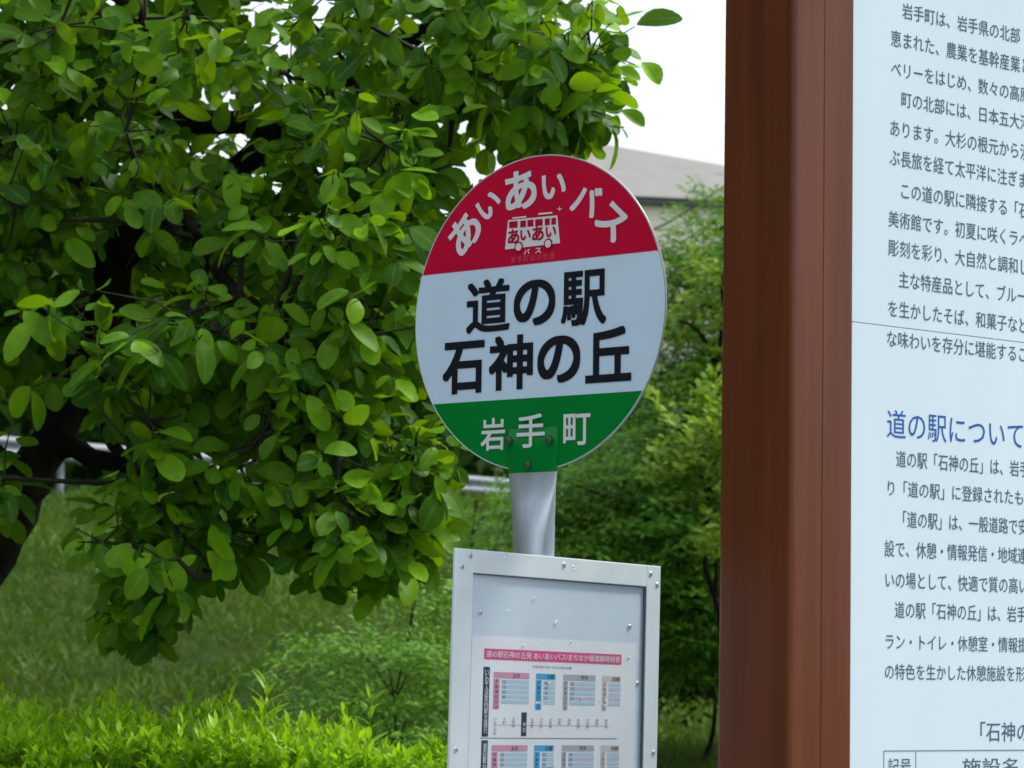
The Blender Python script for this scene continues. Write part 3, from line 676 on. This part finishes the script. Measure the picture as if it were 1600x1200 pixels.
    e = .0055
    for nm, b in (('frame_rail', (uL, uL + rw, vB, vT)), ('frame_rail', (uR - rwR, uR, vB, vT)), ('frame_rail', (uL + rw + .0003, uR - rwR - .0003, vT - rt_, vT)), ('frame_rail', (uL + rw + .0003, uR - rwR - .0003, vB, vB + rt_))):
        mb = MB(); mb.box(b[0], b[1], -e, -.0003 , b[2], b[3]); fr = mb.build(nm, M['alu'], pan, BP.M, bevel=.0012)
    mb = MB(); iu0, iu1, iv = uL + rw, uR - rwR, vT - rt_
    mb.box(iu0, iu1, -.0046, -.0004, iv - .0016, iv - .0001); mb.build('rubber_seal', M['dark_gap'], pan, BP.M); mb = MB(); mb.box(iu1 - .0016, iu1 - .0001, -.0046, -.0004, vB + rt_, iv - .0018); mb.build('rubber_seal', M['dark_gap'], pan, BP.M)
    for x, y in ((730, 868), (717, 885), (876, 883), (1012, 897), (1022, 914), (707, 1171), (1016, 1176)):
        u, v = BP.uv(x, y); mb = MB(); mb.dome((u, -e, v), .0042, .0022); mb.build('rivet', M['rivet'], pan, BP.M)
    for x, y in ((750, 957), (983, 979), (995, 1068)):
        u, v = BP.uv(x, y); mb = MB(); mb.dome((u, -.0002, v), .004, .0028); mb.build('rivet', M['rivet'], pan, BP.M)
    rng = np.random.default_rng(31); mb = MB()
    spots = [(833, 932), (792, 956), (960, 940), (726, 963), (739, 928), (756, 867), (785, 870), (890, 886), (838, 1007), (818, 1006), (981, 1026), (893, 1002), (857, 1066), (908, 1092), (942, 1099), (936, 1098), (841, 1096), (836, 1098), (735, 900), (716, 956), (868, 970), (775, 930)]
    for x, y in spots:
        u, v = BP.uv(x, y); onf = u < iu0 or v > iv; r = rng.uniform(.0009, .0022)
        for k in range(int(rng.integers(1, 3))): mb.dome((u + rng.normal() * .002, -(e if onf else .0016), v + rng.normal() * .002), r, r * .7, n=8)
    for k in range(40): 
        u = rng.uniform(iu0, iu1 - .003); v = rng.uniform(vB + .1, iv); mb.dome((u, -.0016, v), rng.uniform(.0005, .0011), .0005, n=6)
    mb.build('raindrops', M['drop'], pan, BP.M)['kind'] = 'stuff'
    # paper
    pu0, pv0 = BP.uv(737, 993); pu1 = BP.uv(994, 1003)[0]; pv1 = pv0 - .46
    mb = MB(); mb.box(pu0, pu1, -.0009, -.0002, pv1, pv0); sh = mb.build('timetable_sheet', M['paper'], T, BP.M)
    def ink(name, col): M[name] = M.get(name) or pmat(name, col, .5); return name
    cols = {'print_pink': (.72, .08, .25), 'print_pale_pink': (.62, .30, .42), 'print_cyan': (.06, .38, .68), 'print_pale_blue': (.42, .60, .72), 'print_grey': (.42, .40, .46), 'print_navy': (.02, .05, .10), 'print_beige': (.60, .54, .5), 'print_text': (.08, .10, .16), 'print_white': (.75, .75, .78), 'print_lilac': (.5, .5, .66)}
    for k, v in cols.items(): ink(k, v)
    u0 = pu0; W_ = pu1 - pu0
    Y8 = lambda zy, zx=90: BP.uv(740 + zx / 6, 1000 + zy / 6)
    U = lambda zx, zy: BP.uv(740 + zx / 6, 1000 + zy / 6)[0]
    VV = lambda zx, zy: BP.uv(740 + zx / 6, 1000 + zy / 6)[1]
    def block(name, mt, rects, y=-.0012):
        for r_ in rects:
            mb = MB(); rect(mb, min(r_[0], r_[2]), min(r_[1], r_[3]), max(r_[0], r_[2]), max(r_[1], r_[3]), y - (.0001 if name == 'ruled_line' else 0)); mb.build(name, M[mt], sh, BP.M)
    tb = (U(95, 80), VV(95, 180), U(1380, 180), VV(95, 78)); block('title_bar', 'print_pink', [tb])
    mb = MB(); hh = (tb[3] - tb[1]); put_text(mb, '道の駅石神の丘発 あいあいバス/まちなか循環線時刻表', tb[0] + .004, tb[1] + hh * .18, tb[2] - .004, tb[3] - hh * .18, -.0016, .01); mb.build('lettering', M['print_white'], sh, BP.M)
    mb = MB(); u_, v_ = U(545, 255), VV(545, 262); put_em(mb, '令和元年十月一日から当分の間', u_, v_, .0062, .0045, -.0012); mb.build('lettering', M['print_text'], sh, BP.M)
    hw = U(1365, 600) - U(70, 600)
    yT1 = VV(85, 250); yB1 = VV(70, 905); ySep = VV(70, 917); pitch = yT1 - VV(85, 925)
    pink, pale, cyan, pblue, grey, lil, beige, navy, txt, wht, lines = [], [], [], [], [], [], [], [], MB(), MB(), []
    for blk in range(2):
        o0 = -blk * (yT1 - VV(70, 940)); L = lambda zx: pu0 + (U(zx, 500) - U(0, 500)) * .985 + (U(0, 500) - pu0)
        yt = yT1 + o0
        navy.append((L(82), yt, L(142), yt - (yT1 - yB1)))
        for k, c in enumerate('いわて沼宮内駅方面行' if blk == 0 else '道の駅石神の丘方面行'):
            cc = yt - .008 - k * (yT1 - yB1 - .008) / 10; put_text(wht, c, L(95), cc - .0042, L(130), cc + .0042, -.0016, .008)
        hd = .0062 * 1.3; rp = (VV(200, 335) - VV(200, 600)) / 5.6
        for key, x0_, x1_, hx, name2 in (('p', 180, 520, 240, '上り'), ('c', 585, 770, 640, '土曜'), ('g', 845, 1150, 890, '下り'), ('b', 1215, 1390, 1260, '日祝')):
            dst = {'p': pale, 'c': cyan, 'g': grey, 'b': beige}[key]; a0 = yt - .0065
            dst.append((L(x0_), a0, L(x1_), a0 - hd))
            put_text(txt, name2, L((x0_ + x1_) / 2 + 10), a0 - hd + .0014, L((x0_ + x1_) / 2 + 75), a0 - .0014, -.0018, .02)
            for r_ in range(6):
                ry = a0 - hd - .0012 - r_ * rp
                dst.append((L(x0_), ry, L(hx), ry - rp * (.98 if key in 'pc' else .9)))
                put_text(txt, str(7 + r_ + (0 if r_ < 3 else 2)), L(x0_ + 15), ry - rp * .8, L(hx - 18), ry - rp * .2, -.0018, .01)
                if r_ < 5:
                    (pblue if r_ % 2 == 0 else lil if key in 'gb' else pblue).append((L(hx + 18), ry - rp * .12, L(x1_), ry - rp * .85))
                if r_ < 4 and key != 'b': put_text(txt, random.choice(['12', '25', '40', '55', '05']), L(hx + 24), ry - rp * .8, L(hx + 55), ry - rp * .25, -.0018, 0)
        yb = yt - (yT1 - yB1)
        navy.append((L(455), yt - (yT1 - VV(85, 672)), L(505), yb + .001))
        put_text(wht, '石', L(466), yb + .006, L(494), yb + .012, -.0016, 0); put_text(wht, '神', L(466), yb + .014, L(494), yb + .020, -.0016, 0)
        lines.append((L(70), yb - .0016, L(1365), yb - .0024))
        ml = yb + (yT1 - VV(85, 785 - 0)) * 0 + .0155
        lines.append((L(200), ml, L(1290), ml + .0004))
        stops = ['いわて沼宮内駅', '大町', '五日市', '病院前', '役場前', '川口駅', '公民館', '新町', '温泉', '体育館', '学校前', '横田', '苗代沢']
        for k, st in enumerate(stops):
            xx = 190 + k * 88
            if 430 < xx < 520: continue
            for j, c in enumerate(st[:5]): put_text(txt, c, L(xx), ml + .010 - j * .0048 - .0036, L(xx + 26), ml + .010 - j * .0048, -.0018, -.0)
    block('pink_column', 'print_pale_pink', pale); block('blue_column', 'print_cyan', cyan); block('grey_column', 'print_grey', grey); block('beige_column', 'print_beige', beige)
    block('row_shading', 'print_pale_blue', pblue); block('row_shading', 'print_lilac', lil); block('navy_strip', 'print_navy', navy); block('ruled_line', 'print_navy', lines)
    txt.build('lettering', M['print_text'], sh, BP.M); wht.build('lettering', M['print_white'], sh, BP.M)
    # clamps joining the board to the pole
    for z in (1.0, 1.38):
        mb = MB(); mb.tube([(pb.x, pb.y, z - .012), (pb.x, pb.y, z + .012)], .034, 24); mb.build('clamp', M['galv'], T)
bus_stop()

# ================================================================== INFORMATION BOARD
def info_board():
    P = Plane(1330, 600, 3.3, 35, .35)
    A0 = P.M; uE = P.uv(1324, 600)[0]; uF = P.uv(1229, 600)[0]
    base = P.o.copy(); base.z = 0
    T = tag(empty('information_board', base), 'large white board of dark Japanese text framed by a thick brown post', 'information board')
    zb = -P.o.z; depth = .134; zt = 1.25
    def post(u0, u1, name='post'):
        m_ = MB(); m_.box(u0, u1, -.008, depth, zb, zt); o = m_.build(name, M['brown'], T, A0, bevel=.009)
        return o
    w1 = uE - uF
    po = post(uF, uF + w1 * .60)
    m_ = MB(); m_.box(uF + w1 * .60 - .0085, uE, -.0088, depth - .004, zb, zt + .001); m_.build('inner_rail', M['brown'], T, A0, bevel=.0009)
    BW = 2.4; seam = P.uv(1400, 512)[1]
    m_ = MB(); m_.box(uE + .0005, uE + BW, -.004, .02, seam + .0008, zt - .1); pu = m_.build('upper_panel', M['board'], T, A0)
    m_ = MB(); m_.box(uE + .0005, uE + BW, -.004, .02, zb + .7, seam - .0002); pl = m_.build('lower_panel', M['board'], T, A0)
    m_ = MB(); m_.box(uE + .0006, uE + BW - .001, -.002, .019, seam - .0001, seam + .0007); m_.build('seam', M['eave'], T, A0)
    m_ = MB(); m_.box(uE + BW + .0005, uE + BW + w1, -.008, depth, zb, zt); m_.build('post', M['brown'], T, A0, bevel=.009)
    # lines: text, left px of first cell, bottom px there, right px of k-th cell, k, em height px
    LN = [('岩手町は、岩手県の北部', 1406, 29, 1591, 11, 25), ('恵まれた、農業を基幹産業と', 1388, 72, 1591, 12, 26), ('ベリーをはじめ、数々の高原', 1388, 119, 1590, 12, 25),
          ('町の北部には、日本五大河', 1404, 167, 1590, 11, 25), ('あります。大杉の根元から湧', 1386, 212, 1590, 12, 26), ('ぶ長旅を経て太平洋に注ぎま', 1386, 258, 1598, 12.7, 26),
          ('この道の駅に隣接する「石神', 1402, 310, 1598, 11.6, 26), ('美術館です。初夏に咲くラベ', 1384, 354, 1590, 12.1, 26), ('彫刻を彩り、大自然と調和し', 1384, 399, 1588, 12, 26),
          ('主な特産品として、ブルー', 1400, 449, 1598, 11.8, 26), ('を生かしたそば、和菓子など', 1383, 494, 1590, 12.2, 26), ('な味わいを存分に堪能するこ', 1381, 541, 1588, 12.1, 26)]
    LN2 = [('道の駅「石神の丘」は、岩手', 1396, 729, 1597, 12.5, 26), ('り「道の駅」に登録されたも', 1380, 774, 1597, 13, 25), ('「道の駅」は、一般道路で安', 1397, 823, 1598, 12.7, 26),
           ('設で、休憩・情報発信・地域連', 1378, 869, 1597, 13.7, 26), ('いの場として、快適で質の高い', 1378, 918, 1600, 13.8, 26), ('道の駅「石神の丘」は、岩手', 1394, 965, 1598, 12.85, 26),
           ('ラン・トイレ・休憩室・情報提', 1378, 1014, 1600, 13.85, 25), ('の特色を生かした休憩施設を形', 1378, 1061, 1597, 13.9, 25)]
    def line(txt, x0, y0, x1, k, hpx, mat, par, off=.004):
        u0, v0 = P.uv(x0, y0); u1 = P.uv(x1, y0)[0]; v1 = P.uv(x0, y0 - hpx)[1]; adv = (u1 - u0) / k; em = (v1 - v0) / .93
        m_ = MB(); half = {'、': 1, '。': 1}
        for i, c in enumerate(txt):
            put_em(m_, c, u0 + i * adv, v0 + em * .06, adv * 1.0, em, -.0044, off)
        m_.build('lettering', M[mat], par, A0)
    for l in LN: line(*l, 'ink_text', pu if l[2] < 512 else pl)
    for l in LN2: line(*l, 'ink_text', pl)
    line('道の駅について', 1381, 683, 1597, 6.95, 45, 'ink_blue', pl, .0)
    line('「石神の', 1513, 1158, 1598, 3.6, 31, 'ink_text', pl)
    line('記号', 1383, 1209, 1421, 2, 25, 'ink_text', pl)
    line('施設名', 1499, 1210, 1597, 3.2, 26, 'ink_text', pl)
    # table rules
    ut, vt = P.uv(1377, 1174); u2 = P.uv(1427, 1174)[0]; m_ = MB()
    rect(m_, ut, vt, ut + 1.1, vt + .0011, -.0044); rect(m_, ut, vt - .3, ut + .0011, vt - .0002, -.0044); rect(m_, u2, vt - .3, u2 + .001, vt - .0002, -.0044)
    m_.build('table_rule', M['ink_text'], pl, A0)
    # spider thread on the post
info_board()
def thread():
    a = at(1206, 288, 3.33); b = at(1158, 415, 3.30)
    m_ = MB(); m_.tube([a, a.lerp(b, .5) + Vector((.001, 0, -.002)), b], .00022, 4); o = m_.build('spider_thread', M['ink_white']); tag(o, 'fine pale spider thread on the side of the brown post', 'thread')

# ================================================================== unseen dark building added left of and behind the camera to cut light
def unseen_building():
    T = tag(empty('unseen_shade_building', (-9, -4, 0)), 'unseen dark timber building added left of and behind the viewpoint to cut light', 'building')
    A = Matrix.Translation((-3.5, -9.5, 0)) @ Matrix.Rotation(R(4), 4, 'Z')
    wood = pmat('dark_timber', (.06, .045, .035), .7, var=.2, vscale=3, stretch=(1, 1, 8)); 
    mb = MB(); mb.box(-9, 0, 0, 11.5, 0, 3.6); mb.build('wall', wood, T, A)
    mb = MB(); mb.prism([(-10, 3.6), (1.1, 3.6), (1.1, 3.78), (-4.5, 6.6), (-10, 3.78)], -1, 12.5); mb.build('roof', M['eave'], T, A)
    for k in range(3):
        f = MB(); f.box(-.02, .04, 1.2 + k * 3.4, 3.6 + k * 3.4, .9, 2.5); wf = f.build('window', M['eave'], T, A)
        f = MB(); f.box(.041, .05, 1.3 + k * 3.4, 3.5 + k * 3.4, 1, 2.4); f.build('pane', M['window'], wf, A)
unseen_building()

def unseen_shade_wood():  # unseen leaf mass added on the left to darken reflections and side light
    n = 15000; rng = np.random.default_rng(77)
    y = rng.uniform(-8, 44, n); x = -14 - rng.random(n) * 6 + 1.2 * np.sin(y * .7); z = ground_z(x, y) + rng.random(n) ** .8 * (12 + np.sin(y * .9))
    scatter('unseen_shade_wood', [leaf_shape(.9, .6, 'oval', 2, .3, .3)], np.stack([x, y, z], 1), rng.normal(size=(n, 3)) + [0, 0, -.3], rng.normal(size=(n, 3)) * .6 + [.5, 0, 1], rng.uniform(.6, 1.3, n), rng.random(n), M['far_leaf'], None)
unseen_shade_wood()
tag(bpy.data.objects['unseen_shade_wood'], 'unseen dense wood added left of the frame to darken reflections and shade', 'woodland', kind='stuff')
